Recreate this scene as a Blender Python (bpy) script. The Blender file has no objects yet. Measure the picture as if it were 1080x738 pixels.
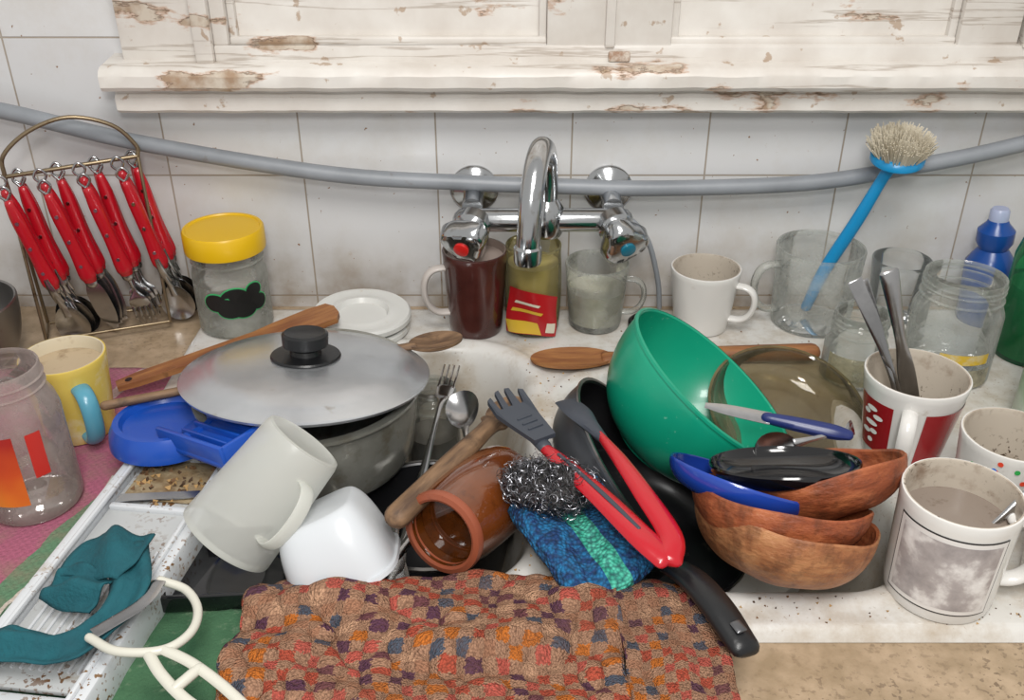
import bpy, bmesh, math, random
from mathutils import Vector, Matrix, Euler, noise
random.seed(7)
pi=math.pi
def h(s):
    s=s.lstrip('#');o=[]
    for i in (0,2,4):
        c=int(s[i:i+2],16)/255
        o.append(c/12.92 if c<=.04045 else ((c+.055)/1.055)**2.4)
    return (o[0],o[1],o[2],1)
# ---------------------------------------------------------------- materials
def newmat(name):
    m=bpy.data.materials.new(name);m.use_nodes=True
    nt=m.node_tree;nt.nodes.clear()
    out=nt.nodes.new("ShaderNodeOutputMaterial")
    return m,nt,out
def N(nt,t,**k):
    n=nt.nodes.new(t)
    for a,b in k.items():
        setattr(n,a,b)
    return n
def mixc(nt,fac,a,b,mode='MIX'):
    n=nt.nodes.new("ShaderNodeMix");n.data_type='RGBA';n.blend_type=mode
    for s,v in ((0,fac),(6,a),(7,b)):
        if hasattr(v,'is_linked') or hasattr(v,'links'):nt.links.new(v,n.inputs[s])
        else:n.inputs[s].default_value=v
    return n.outputs[2]
def ramp(nt,inp,stops,interp='LINEAR'):
    r=nt.nodes.new("ShaderNodeValToRGB");r.color_ramp.interpolation=interp
    e=r.color_ramp.elements
    while len(e)>1:e.remove(e[0])
    e[0].position=stops[0][0];e[0].color=stops[0][1]
    for p,c in stops[1:]:
        x=e.new(p);x.color=c
    nt.links.new(inp,r.inputs[0]);return r.outputs[0]
def noi(nt,scale,detail=4,co='Object',rough=.55,stretch=None):
    tc=nt.nodes.new("ShaderNodeTexCoord");n=nt.nodes.new("ShaderNodeTexNoise")
    n.inputs['Scale'].default_value=scale;n.inputs['Detail'].default_value=detail;n.inputs['Roughness'].default_value=rough
    if stretch:
        mp=nt.nodes.new("ShaderNodeMapping");mp.inputs['Scale'].default_value=stretch
        nt.links.new(tc.outputs[co],mp.inputs[0]);nt.links.new(mp.outputs[0],n.inputs['Vector'])
    else:nt.links.new(tc.outputs[co],n.inputs['Vector'])
    return n.outputs[0]
W1=(1,1,1,1);K1=(0,0,0,1)
def pm(name,col,rough=.5,metal=0,var=None,vscale=30,dirt=None,specks=None,bump=0,bscale=300,coat=0,stretch=None,spec=.5,trans=0,emis=0):
    m,nt,out=newmat(name);L=nt.links
    b=N(nt,"ShaderNodeBsdfPrincipled");L.new(b.outputs[0],out.inputs[0])
    c=h(col) if isinstance(col,str) else col
    b.inputs['Base Color'].default_value=c
    b.inputs['Roughness'].default_value=rough;b.inputs['Metallic'].default_value=metal
    b.inputs['Specular IOR Level'].default_value=spec
    b.inputs['Coat Weight'].default_value=coat;b.inputs['Coat Roughness'].default_value=.08
    b.inputs['Transmission Weight'].default_value=trans
    cur=c
    if var:
        f=ramp(nt,noi(nt,vscale,5,stretch=stretch),[(.35,K1),(.65,W1)])
        cur=mixc(nt,f,c,h(var))
    if dirt:
        dc,amt,sc=dirt
        f=ramp(nt,noi(nt,sc,8,rough=.65),[(.72-amt*.35,K1),(.82-amt*.2,(.85,.85,.85,1))])
        cur=mixc(nt,f,cur,h(dc))
    if specks:
        dc,thr,sc=specks
        f=ramp(nt,noi(nt,sc,2),[(thr,K1),(thr+.03,W1)])
        f2=ramp(nt,noi(nt,sc*.07,3),[(.42,K1),(.62,W1)])
        mm=nt.nodes.new("ShaderNodeMath");mm.operation='MULTIPLY';L.new(f,mm.inputs[0]);L.new(f2,mm.inputs[1])
        cur=mixc(nt,mm.outputs[0],cur,h(dc))
    if not isinstance(cur,tuple):L.new(cur,b.inputs['Base Color'])
    if bump:
        bp=N(nt,"ShaderNodeBump");bp.inputs['Strength'].default_value=bump;bp.inputs['Distance'].default_value=.002
        L.new(noi(nt,bscale,4,stretch=stretch),bp.inputs['Height']);L.new(bp.outputs[0],b.inputs['Normal'])
    return m
def glass(name,tint='#eef4f2',dirt=.15,dc='#c9c8c0',scale=25,edge=.35,rough=.04):
    m,nt,out=newmat(name);L=nt.links
    tr=N(nt,"ShaderNodeBsdfTransparent");tr.inputs[0].default_value=h(tint)
    gl=N(nt,"ShaderNodeBsdfGlossy");gl.inputs['Roughness'].default_value=rough
    df=N(nt,"ShaderNodeBsdfDiffuse");df.inputs[0].default_value=h(dc)
    tl=N(nt,"ShaderNodeBsdfTranslucent");tl.inputs[0].default_value=h(dc)
    dt=N(nt,"ShaderNodeMixShader");dt.inputs[0].default_value=.35;L.new(df.outputs[0],dt.inputs[1]);L.new(tl.outputs[0],dt.inputs[2])
    fr=N(nt,"ShaderNodeFresnel");fr.inputs[0].default_value=1.45
    m1=N(nt,"ShaderNodeMixShader");L.new(fr.outputs[0],m1.inputs[0]);L.new(tr.outputs[0],m1.inputs[1]);L.new(gl.outputs[0],m1.inputs[2])
    lw=N(nt,"ShaderNodeLayerWeight");lw.inputs[0].default_value=.3
    pw=N(nt,"ShaderNodeMath",operation='POWER');L.new(lw.outputs['Facing'],pw.inputs[0]);pw.inputs[1].default_value=2.5
    ml=N(nt,"ShaderNodeMath",operation='MULTIPLY');L.new(pw.outputs[0],ml.inputs[0]);ml.inputs[1].default_value=edge
    dn=ramp(nt,noi(nt,scale,7,rough=.6),[(.35,(dirt*.35,)*3+(1,)),(.7,(min(1,dirt*1.7),)*3+(1,))])
    ad=N(nt,"ShaderNodeMath",operation='ADD');ad.use_clamp=True;L.new(ml.outputs[0],ad.inputs[0]);L.new(dn,ad.inputs[1])
    m2=N(nt,"ShaderNodeMixShader");L.new(ad.outputs[0],m2.inputs[0]);L.new(m1.outputs[0],m2.inputs[1]);L.new(dt.outputs[0],m2.inputs[2])
    L.new(m2.outputs[0],out.inputs[0]);return m
def frosted(name,col,t=.35):
    m,nt,out=newmat(name);L=nt.links
    p=N(nt,"ShaderNodeBsdfPrincipled");p.inputs['Base Color'].default_value=h(col);p.inputs['Roughness'].default_value=.3
    tl=N(nt,"ShaderNodeBsdfTranslucent");tl.inputs[0].default_value=h(col)
    tr=N(nt,"ShaderNodeBsdfTransparent")
    a=N(nt,"ShaderNodeMixShader");a.inputs[0].default_value=.45;L.new(p.outputs[0],a.inputs[1]);L.new(tl.outputs[0],a.inputs[2])
    b=N(nt,"ShaderNodeMixShader");b.inputs[0].default_value=t;L.new(a.outputs[0],b.inputs[1]);L.new(tr.outputs[0],b.inputs[2])
    L.new(b.outputs[0],out.inputs[0]);return m
# ---------------------------------------------------------------- geometry
I4=Matrix.Identity(4)
def TR(loc=(0,0,0),rot=(0,0,0)):
    return Matrix.Translation(loc)@Euler([math.radians(a) for a in rot]).to_matrix().to_4x4()
def AX(loc,axis,roll=0):
    q=Vector((0,0,1)).rotation_difference(Vector(axis).normalized())
    return Matrix.Translation(loc)@q.to_matrix().to_4x4()@Matrix.Rotation(math.radians(roll),4,'Z')
def FR(loc,xd,zd):
    x=Vector(xd).normalized();z=Vector(zd);z=(z-x*z.dot(x)).normalized();y=z.cross(x)
    m=Matrix((x,y,z)).transposed().to_4x4();return Matrix.Translation(loc)@m
def catmull(P,n,closed=False):
    P=[Vector(p) for p in P];k=len(P);out=[]
    if n<=1 or k<3 and not closed: 
        return P
    rng=k if closed else k-1
    for i in range(rng):
        if closed:a,b,c,d=P[(i-1)%k],P[i],P[(i+1)%k],P[(i+2)%k]
        else:
            b,c=P[i],P[i+1];a=P[i-1] if i>0 else b*2-c;d=P[i+2] if i+2<k else c*2-b
        for j in range(n):
            t=j/n
            out.append(.5*((2*b)+(c-a)*t+(2*a-5*b+4*c-d)*t*t+(3*b-a-3*c+d)*t**3))
    if not closed:out.append(P[-1])
    return out
class B:
    def __init__(s):s.v=[];s.f=[];s.mi=[];s.mats=[]
    def _m(s,mat):
        if mat not in s.mats:s.mats.append(mat)
        return s.mats.index(mat)
    def add(s,V,F,mat,M=I4):
        o=len(s.v);s.v+= [M@Vector(p) for p in V];k=s._m(mat)
        for f in F:s.f.append([i+o for i in f]);s.mi.append(k)
        return s
    def lathe(s,prof,mat,M=I4,seg=48,wob=None,a0=0,a1=2*pi):
        V=[];F=[];full=abs(a1-a0-2*pi)<1e-6;n=seg if full else seg+1
        for r,z in prof:
            for i in range(n):
                a=a0+(a1-a0)*i/seg;rr,zz=r,z
                if wob:rr,zz=wob(a,r,z)
                V.append((rr*math.cos(a),rr*math.sin(a),zz))
        for j in range(len(prof)-1):
            for i in range(seg):
                k=(i+1)%n if full else i+1
                F.append((j*n+i,j*n+k,(j+1)*n+k,(j+1)*n+i))
        return s.add(V,F,mat,M)
    def disc(s,r,z,mat,M=I4,seg=40):
        V=[(r*math.cos(2*pi*i/seg),r*math.sin(2*pi*i/seg),z) for i in range(seg)]
        return s.add(V,[list(range(seg))],mat,M)
    def sweep(s,pts,rad,mat,M=I4,seg=10,up=(0,0,1),n=6,closed=False,rnd=True):
        k=len(pts)
        if not isinstance(rad,list):rad=[rad]*k
        R=[(r,r) if not isinstance(r,tuple) else r for r in rad]
        P=catmull(pts,n,closed)
        R3=catmull([(a,b,0) for a,b in R],n,closed)
        m=len(P);T=[]
        for i in range(m):
            if closed:t=P[(i+1)%m]-P[(i-1)%m]
            else:t=P[min(i+1,m-1)]-P[max(i-1,0)]
            T.append(t.normalized() if t.length>1e-9 else Vector((0,0,1)))
        u=Vector(up);u=u-T[0]*u.dot(T[0])
        if u.length<1e-3:
            u=Vector((1,0,0));u=u-T[0]*u.dot(T[0])
            if u.length<1e-3:u=Vector((0,1,0))
        u.normalize();rings=[]
        for i in range(m):
            if i:
                u=u-T[i]*u.dot(T[i]);u.normalize()
            rings.append((P[i],T[i],u.copy(),max(R3[i][0],1e-5),max(R3[i][1],1e-5)))
        if rnd and not closed:
            def cap(r,sg):
                p,t,uu,a,b=r;q=min(a,b);o=[]
                for ang in (80,55,28):
                    c=math.cos(math.radians(ang));si=math.sin(math.radians(ang))
                    k2=q*(1-c)
                    o.append((p+t*sg*q*si,t,uu,max(a-k2,1e-5),max(b-k2,1e-5)))
                return o
            rings=cap(rings[0],-1)+rings+cap(rings[-1],1)[::-1]
        V=[];F=[]
        for p,t,uu,a,b in rings:
            sd=t.cross(uu)
            for i in range(seg):
                g=2*pi*i/seg;V.append(p+sd*(math.cos(g)*a)+uu*(math.sin(g)*b))
        q=len(rings)
        for j in range(q if closed else q-1):
            for i in range(seg):
                k=(i+1)%seg;j2=(j+1)%q
                F.append((j*seg+i,j*seg+k,j2*seg+k,j2*seg+i))
        if not closed:
            F.append(list(range(seg))[::-1]);F.append([(q-1)*seg+i for i in range(seg)])
        return s.add(V,F,mat,M)
    def rbox(s,size,mat,M=I4,r=.002,seg=2):
        bm=bmesh.new();bmesh.ops.create_cube(bm,size=1)
        for v in bm.verts:v.co=Vector((v.co.x*size[0],v.co.y*size[1],v.co.z*size[2]))
        if r>0:bmesh.ops.bevel(bm,geom=bm.edges[:],offset=min(r,min(size)*.49),segments=seg,affect='EDGES',profile=.5)
        bm.verts.index_update();V=[v.co.copy() for v in bm.verts];F=[[v.index for v in f.verts] for f in bm.faces];bm.free()
        return s.add(V,F,mat,M)
    def prism(s,pts,t,mat,M=I4,bend=None):
        n=len(pts);V=[];
        for z in (-t/2,t/2):
            for x,y in pts:V.append((x,y,z+(bend(x,y) if bend else 0)))
        F=[list(range(n))[::-1],[n+i for i in range(n)]]+[(i,(i+1)%n,n+(i+1)%n,n+i) for i in range(n)]
        return s.add(V,F,mat,M)
    def patch(s,rf,z0,z1,a0,a1,mat,M=I4,seg=24,nz=6,off=.0005):
        return s.lathe([(rf(z0+(z1-z0)*i/nz)+off,z0+(z1-z0)*i/nz) for i in range(nz+1)],mat,M,seg,a0=math.radians(a0),a1=math.radians(a1))
    def blob(s,R,ac,zc,rx,rz,mat,M=I4,off=.0008):
        V=[];n=20
        for k in range(n):
            g=2*pi*k/n;a=math.radians(ac)+rx*math.cos(g)/R;V.append(((R+off)*math.cos(a),(R+off)*math.sin(a),zc+rz*math.sin(g)))
        a=math.radians(ac);V.append(((R+off)*math.cos(a),(R+off)*math.sin(a),zc))
        return s.add(V,[(k,(k+1)%n,n) for k in range(n)],mat,M)
    def grid(s,fn,nu,nv,mat,M=I4):
        V=[fn(i/nu,j/nv) for j in range(nv+1) for i in range(nu+1)]
        F=[(j*(nu+1)+i,j*(nu+1)+i+1,(j+1)*(nu+1)+i+1,(j+1)*(nu+1)+i) for j in range(nv) for i in range(nu)]
        return s.add(V,F,mat,M)
    def build(s,name,M=I4,angle=38,merge=True,solid=0):
        me=bpy.data.meshes.new(name);me.from_pydata([tuple(p) for p in s.v],[],s.f)
        for m in s.mats:me.materials.append(m)
        me.polygons.foreach_set('material_index',s.mi)
        if merge:
            bm=bmesh.new();bm.from_mesh(me);bmesh.ops.remove_doubles(bm,verts=bm.verts[:],dist=2e-6)
            bmesh.ops.dissolve_degenerate(bm,edges=bm.edges[:],dist=1e-7)
            bmesh.ops.recalc_face_normals(bm,faces=bm.faces[:]);bm.to_mesh(me);bm.free()
        me.polygons.foreach_set('use_smooth',[True]*len(me.polygons))
        me.set_sharp_from_angle(angle=math.radians(angle));me.update()
        ob=bpy.data.objects.new(name,me);bpy.context.collection.objects.link(ob);ob.matrix_world=M
        if solid:
            sm=ob.modifiers.new("s",'SOLIDIFY');sm.thickness=solid;sm.offset=-1
        return ob
def sheet(name,fn,nu,nv,mat,size=(1,1),thick=.002,pillow=None,M=I4,sub=0):
    V=[];uv=[];F=[]
    for j in range(nv+1):
        for i in range(nu+1):
            V.append(Vector(fn(i/nu,j/nv)));uv.append((i/nu*size[0],j/nv*size[1]))
    w=nu+1
    F=[(j*w+i,j*w+i+1,(j+1)*w+i+1,(j+1)*w+i) for j in range(nv) for i in range(nu)]
    if pillow:
        o=len(V)
        for j in range(nv+1):
            for i in range(nu+1):
                u=2*i/nu-1;v=2*j/nv-1
                k=(max(0,1-u**6)*max(0,1-v**6))**.5*pillow
                p=V[j*w+i];V.append(p-Vector((0,0,k)));V[j*w+i]=p+Vector((0,0,k));uv.append(uv[j*w+i])
        F+=[tuple(x+o for x in reversed(f)) for f in F]
    me=bpy.data.meshes.new(name);me.from_pydata([tuple(p) for p in V],[],F)
    ul=me.uv_layers.new(name="UVMap")
    for l in me.loops:ul.data[l.index].uv=uv[l.vertex_index]
    me.materials.append(mat);me.polygons.foreach_set('use_smooth',[True]*len(me.polygons))
    ob=bpy.data.objects.new(name,me);bpy.context.collection.objects.link(ob);ob.matrix_world=M
    if pillow:
        wd=ob.modifiers.new("w",'WELD');wd.merge_threshold=1e-5
    elif thick:
        sm=ob.modifiers.new("s",'SOLIDIFY');sm.thickness=thick;sm.offset=-1
    return ob
def lerp(a,b,t):return a+(b-a)*t
def cup(b,rb,rt,H,mat,inner=None,w=.003,M=I4,shape=None,foot=.005,thin=False):
    inner=inner or mat
    f=shape or (lambda t:lerp(rb,rt,t))
    n=12;z0=foot;z1=H-.0015
    prof=[(0,.0015),(rb-.006,.0015),(rb-.004,0),(rb-.0012,.0008),(f(0),z0)]
    prof+=[(f(i/n),lerp(z0,z1,i/n)) for i in range(1,n+1)]
    prof+=[(f(1)-.0004,H-.0003),(f(1)-w/2,H)]
    b.lathe(prof,mat,M)
    p2=[(f(1)-w/2,H),(f(1)-w+.0004,H-.0003),(f(1)-w,z1)]
    if thin:
        p2+=[(f(1)-w,z1-.003)];b.lathe(p2,inner,M);return
    p2+=[(f(i/n)-w,lerp(w+.004,z1,i/n)) for i in range(n-1,0,-1)]+[(f(0)-w-.001,w+.003),(f(0)-w-.005,w+.001),(0,w)]
    b.lathe(p2,inner,M)
def handle(b,r0,r1,z0,z1,ang,mat,out=.028,rad=(.0035,.006),M=I4):
    a=math.radians(ang);d=Vector((math.cos(a),math.sin(a),0));up=Vector((-math.sin(a),math.cos(a),0))
    P=[];K=14
    for i in range(K+1):
        t=i/K;r=lerp(r1,r0,t)-.003;s_=max(0,math.sin(pi*t))
        P.append((r+(out+.003)*s_**.72*(1-.12*t),(z0+z1)/2+(z1-z0)/2*math.cos(pi*t)*(1+.12*s_)))
    b.sweep([d*p+Vector((0,0,z)) for p,z in P],rad,mat,M,up=up,seg=14,n=2)
def bowl(b,R,D,mat,inner=None,w=.003,rf=.03,M=I4,wob=None,seg=56):
    n=16
    o=[(0,-D)]+[(rf+(R-rf)*math.sin(i/n*pi/2),-D*math.cos(i/n*pi/2)) for i in range(n+1)]
    o[-1]=(R,-.001);o.append((R-w*.4,.0004))
    i_=[(R-w*.4,.0004),(R-w,-.001)]+[(rf+(R-rf)*math.sin(i/n*pi/2)-w,-D*math.cos(i/n*pi/2)+w*.8) for i in range(n-1,-1,-1)]+[(0,-D+w)]
    b.lathe(o,mat,M,seg,wob);b.lathe(i_,inner or mat,M,seg,wob)
def spoon(b,mat,L=.17,bl=.026,bw=.019,dep=.007,M=I4,hmat=None,hw=.005):
    n=24;V=[];F=[];K=7
    for lay in (0,-.0009):
        for k in range(K+1):
            q=k/K
            for i in range(n):
                g=2*pi*i/n;V.append((bl*q*math.cos(g),bw*q*math.sin(g)*(1-.15*math.cos(g)),-dep*(1-q*q)+lay))
    def fl(o,rev):
        for k in range(K):
            for i in range(n):
                j=(i+1)%n;f=(o+k*n+i,o+k*n+j,o+(k+1)*n+j,o+(k+1)*n+i);F.append(f[::-1] if rev else f)
    fl(0,0);fl((K+1)*n,1)
    for i in range(n):
        j=(i+1)%n;F.append((K*n+i,K*n+j,(2*K+1)*n+j,(2*K+1)*n+i))
    b.add(V,F,mat,M)
    b.sweep([(bl*.9,0,0),(bl+.012,0,.003),(bl+.04,0,.007),((L+bl)/2+.02,0,.006),(L,0,.001)],[(.004,.001),(.0026,.0015),(.0022,.0014),(hw*.8,.0012),(hw,.001)],hmat or mat,M,up=(0,0,1),seg=10)
def wspoon(b,mat,L,bl,bw,r0,r1,M=I4,th=.006):
    V=[];F=[];n=28;K=6
    for lay,s in ((1,.55),(-1,1)):
        for k in range(K+1):
            q=k/K
            for i in range(n):
                g=2*pi*i/n
                z=(-.002+.0035*q*q if lay>0 else -th*math.sqrt(max(0,1-q*q*.96)))
                V.append((bl*q*math.cos(g),bw*q*math.sin(g),z))
    o=(K+1)*n
    for k in range(K):
        for i in range(n):
            j=(i+1)%n
            F.append((k*n+i,k*n+j,(k+1)*n+j,(k+1)*n+i));F.append((o+k*n+i,o+(k+1)*n+i,o+(k+1)*n+j,o+k*n+j))
    for i in range(n):
        j=(i+1)%n;F.append((K*n+i,K*n+j,o+K*n+j,o+K*n+i))
    b.add(V,F,mat,M)
    b.sweep([(bl*.8,0,-.001),(bl*1.3,0,0),(L*.5,0,0),(L,0,0)],[(r0*1.7,r0*.6),(r0,r0*.8),(r1,r1*.9),(r1*1.1,r1)],mat,M,seg=12)
# ---------------------------------------------------------------- material library
steel=pm("stainless_steel",'#c6c6c7',.2,1,var='#9a9a9b',vscale=15)
steel_d=pm("dull_steel",'#9a9896',.38,1,dirt=('#5a4a3c',.3,40))
alu=pm("brushed_aluminium",'#d2d5d8',.27,.78,var='#b8bbbf',vscale=9,dirt=('#9a9184',.25,60),bump=.1,bscale=90)
alu2=pm("aluminium_body",'#b4b4ac',.22,.45,var='#8c8b82',vscale=12,dirt=('#7a7260',.5,45),bump=.35,bscale=60)
chrome=pm("chrome",'#bcbec0',.16,1,dirt=('#8b8578',.4,60))
white=pm("white_ceramic",'#d8d6d2',.2,coat=.3,dirt=('#a08c72',.22,30))
white_in=pm("stained_ceramic",'#b8aea0',.3,dirt=('#6e5038',.6,26),specks=('#4a3a2c',.60,300))
wplastic=pm("white_plastic",'#c8cbce',.35,specks=('#7a5a38',.60,250),dirt=('#9c8a6e',.32,30))
wtub=pm("white_tub_plastic",'#c6cace',.3,dirt=('#a59882',.14,40))
black=pm("black_plastic",'#17181a',.35,bump=.1)
blackg=pm("black_gloss",'#0d0d10',.12,coat=.6,dirt=('#4c4640',.16,50))
nonstick=pm("dark_pan_enamel",'#1b1b1d',.3,dirt=('#5e564c',.25,50))
greyout=pm("pan_outside_metal",'#54575c',.35,.6,dirt=('#2a2725',.25,40))
wood=pm("worn_wood",'#9f6d40',.55,var='#7c4c2e',vscale=18,stretch=(1,8,8),dirt=('#3f2614',.22,30),bump=.25,bscale=120)
wood_d=pm("dark_worn_wood",'#84674c',.6,var='#4f3a2a',vscale=25,stretch=(1,6,6),dirt=('#2a1d14',.42,30),bump=.3)
red=pm("red_plastic",'#b01020',.25,coat=.4,dirt=('#8a6a60',.05,60))
gclear=glass("clear_dirty_glass",'#fafcfb',.14,'#dcded8',25,.30)
gclean=glass("clear_glass",'#fbfcfc',.08,'#e2e6e4',20,.3)
gfog=glass("fogged_glass",'#fafbfa',.28,'#dedfd8',30,.28)
gamber=glass("amber_smoked_glass",'#dfd8c6',.15,'#aba28c',22,.3)
gpink=glass("dusty_jar_glass",'#f8f4f2',.34,'#c6bab4',20,.35)
ggreen=glass("green_tinted_bottle",'#9fd8b8',.15,'#4fb080',10,.5)
frost=frosted("frosted_plastic",'#e9eae4',.34)
grey_pvc=pm("grey_hose_pvc",'#92969c',.4,var='#7f8388',vscale=12,dirt=('#6a5f52',.25,40))
def tile_mat():
    m,nt,out=newmat("white_wall_tiles");L=nt.links
    b=N(nt,"ShaderNodeBsdfPrincipled");L.new(b.outputs[0],out.inputs[0])
    tc=N(nt,"ShaderNodeTexCoord");sp=N(nt,"ShaderNodeSeparateXYZ");L.new(tc.outputs['Object'],sp.inputs[0])
    cb=N(nt,"ShaderNodeCombineXYZ")
    ax=N(nt,"ShaderNodeMath",operation='ADD');ax.inputs[1].default_value=.230+1.475;L.new(sp.outputs[0],ax.inputs[0])
    az=N(nt,"ShaderNodeMath",operation='ADD');az.inputs[1].default_value=-.152+1.475;L.new(sp.outputs[2],az.inputs[0])
    L.new(ax.outputs[0],cb.inputs[0]);L.new(az.outputs[0],cb.inputs[1])
    br=N(nt,"ShaderNodeTexBrick",offset=0.0,squash=1.0);L.new(cb.outputs[0],br.inputs['Vector'])
    br.inputs['Scale'].default_value=1;br.inputs['Brick Width'].default_value=.1475;br.inputs['Row Height'].default_value=.1475
    br.inputs['Mortar Size'].default_value=.0010;br.inputs['Mortar Smooth'].default_value=.2
    br.inputs['Color1'].default_value=h('#d4d4d4');br.inputs['Color2'].default_value=h('#cccccd');br.inputs['Mortar'].default_value=h('#a0968a')
    f=ramp(nt,noi(nt,7,9,rough=.7),[(.48,K1),(.75,(.45,.45,.45,1))])
    c=mixc(nt,f,br.outputs[0],h('#b8ae9f'))
    gz=ramp(nt,sp.outputs[2],[(0,W1),(.012,(.85,.85,.85,1)),(.09,K1)])
    gm=N(nt,"ShaderNodeMath",operation='MULTIPLY');L.new(gz,gm.inputs[0]);L.new(ramp(nt,noi(nt,14,6),[(.3,K1),(.7,W1)]),gm.inputs[1])
    c=mixc(nt,gm.outputs[0],c,h('#8a7861'))
    f=ramp(nt,noi(nt,150,2),[(.71,K1),(.74,W1)])
    c=mixc(nt,f,c,h('#8a6a50'))
    f=ramp(nt,noi(nt,30,8,rough=.7),[(.66,K1),(.73,(.6,.6,.6,1))])
    c=mixc(nt,f,c,h('#a58f78'))
    L.new(c,b.inputs['Base Color']);b.inputs['Roughness'].default_value=.2
    bp=N(nt,"ShaderNodeBump",invert=True);bp.inputs['Distance'].default_value=.001;bp.inputs['Strength'].default_value=.6
    L.new(br.outputs['Fac'],bp.inputs['Height'])
    bp2=N(nt,"ShaderNodeBump");bp2.inputs['Distance'].default_value=.002;bp2.inputs['Strength'].default_value=.2
    L.new(noi(nt,12,3),bp2.inputs['Height']);L.new(bp.outputs[0],bp2.inputs['Normal']);L.new(bp2.outputs[0],b.inputs['Normal'])
    return m
def peel_mat():
    m,nt,out=newmat("peeling_white_paint");L=nt.links
    b=N(nt,"ShaderNodeBsdfPrincipled");L.new(b.outputs[0],out.inputs[0]);b.inputs['Roughness'].default_value=.4
    n1=noi(nt,6.5,10,rough=.62,stretch=(.5,1,1.6))
    f=ramp(nt,n1,[(.60,K1),(.605,W1)])
    f0=ramp(nt,n1,[(.58,K1),(.597,(.75,.75,.75,1)),(.605,(.75,.75,.75,1))])
    base=mixc(nt,ramp(nt,noi(nt,20,4),[(.3,K1),(.7,W1)]),h('#dad6d0'),h('#cac3bb'))
    under=mixc(nt,ramp(nt,noi(nt,40,6),[(.4,K1),(.6,W1)]),h('#9f856d'),h('#c6bbac'))
    c=mixc(nt,f0,base,h('#b58f72'));c=mixc(nt,f,c,under)
    s=ramp(nt,noi(nt,45,6),[(.65,K1),(.68,(.7,.7,.7,1))]);c=mixc(nt,s,c,h('#a08468'))
    cr=ramp(nt,noi(nt,18,8,stretch=(.12,1,3)),[(.60,K1),(.62,(.55,.55,.55,1)),(.64,K1)]);c=mixc(nt,cr,c,h('#8a7866'))
    L.new(c,b.inputs['Base Color'])
    bp=N(nt,"ShaderNodeBump",invert=True);bp.inputs['Distance'].default_value=.003;bp.inputs['Strength'].default_value=.7
    L.new(f,bp.inputs['Height']);L.new(bp.outputs[0],b.inputs['Normal']);return m
def granite():
    return pm("beige_granite",'#b09a80',.35,var='#98846a',vscale=60,specks=('#7a6854',.58,200),dirt=('#7d6a55',.4,120),bump=.1)
tile=tile_mat();paint=peel_mat()
def enam():
    m,nt,out=newmat("sink_enamel");L=nt.links
    b=N(nt,"ShaderNodeBsdfPrincipled");L.new(b.outputs[0],out.inputs[0]);b.inputs['Roughness'].default_value=.25;b.inputs['Coat Weight'].default_value=.2
    c=mixc(nt,ramp(nt,noi(nt,8,5),[(.35,K1),(.65,W1)]),h('#d4d3d0'),h('#c6c1b8'))
    c=mixc(nt,ramp(nt,noi(nt,16,9,rough=.7),[(.46,K1),(.70,(.65,.65,.65,1))]),c,h('#9c876c'))
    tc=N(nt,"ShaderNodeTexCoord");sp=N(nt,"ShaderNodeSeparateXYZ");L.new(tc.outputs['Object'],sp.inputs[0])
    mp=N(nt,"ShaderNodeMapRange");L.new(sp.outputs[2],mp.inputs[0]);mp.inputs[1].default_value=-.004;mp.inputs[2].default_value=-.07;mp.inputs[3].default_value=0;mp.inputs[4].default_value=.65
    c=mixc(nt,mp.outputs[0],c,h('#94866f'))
    f=ramp(nt,noi(nt,300,3),[(.64,K1),(.70,(.7,.7,.7,1))]);f2=ramp(nt,noi(nt,18,3),[(.42,K1),(.6,W1)])
    mm=N(nt,"ShaderNodeMath",operation='MULTIPLY');L.new(f,mm.inputs[0]);L.new(f2,mm.inputs[1]);c=mixc(nt,mm.outputs[0],c,h('#84694c'))
    L.new(c,b.inputs['Base Color']);return m
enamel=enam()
# ---------------------------------------------------------------- room
b=B();b.rbox((2.6,.1,2.6),tile,TR((0,.05,.4)),r=0);b.build("wall_back")
b=B();b.rbox((2.6,2.6,.05),pm("floor_tile",'#8f877c',.5,var='#7c7468'),TR((0,-1.2,-.925)),r=0);b.build("floor")
b=B();g=granite()
for x0,x1,y0,y1 in ((-1.2,1.2,-.64,-.505),(-1.2,1.2,-.085,-.0005),(-1.2,-.31,-.505,-.085),(.38,1.2,-.505,-.085)):
    b.rbox((x1-x0,y1-y0,.035),g,TR(((x0+x1)/2,(y0+y1)/2,-.0275)),r=0)
cab=pm("cabinet_white",'#c8c4ba',.5)
b.rbox((2.4,.02,.82),cab,TR((0,-.615,-.455)),r=0)
b.build("kitchen_counter")
def sdr(x,y,cx,cy,hx,hy,r):
    qx=abs(x-cx)-hx+r;qy=abs(y-cy)-hy+r
    return math.hypot(max(qx,0),max(qy,0))+min(max(qx,qy),0)-r
SX0,SX1,SY0,SY1=-.355,.62,-.526,-.02
def sm(t):t=max(0,min(1,t));return t*t*(3-2*t)
def sinkz(x,y):
    a=sdr(x,y,-.115,-.30,.135,.187,.075);c=sdr(x,y,.183,-.325,.138,.162,.075)
    s=min(a,c);z=-.115*sm(-s/.045)+.0025*math.exp(-((s-.008)/.006)**2)
    e=min(x-SX0,SX1-x,y-SY0,SY1-y);z-=.009*(1-sm(e/.007));return z-.0005
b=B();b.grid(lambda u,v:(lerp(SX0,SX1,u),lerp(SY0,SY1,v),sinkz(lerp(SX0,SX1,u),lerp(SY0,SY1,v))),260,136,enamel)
for x in (-.115,.183):b.lathe([(0,0),(.02,0),(.022,.002),(.026,.001)],steel_d,TR((x,-.31,-.115)))
cm=[pm("crumb_brown",'#6a4c30',.8),pm("crumb_tan",'#a88656',.8),pm("crumb_dark",'#4a3624',.8)]
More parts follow.
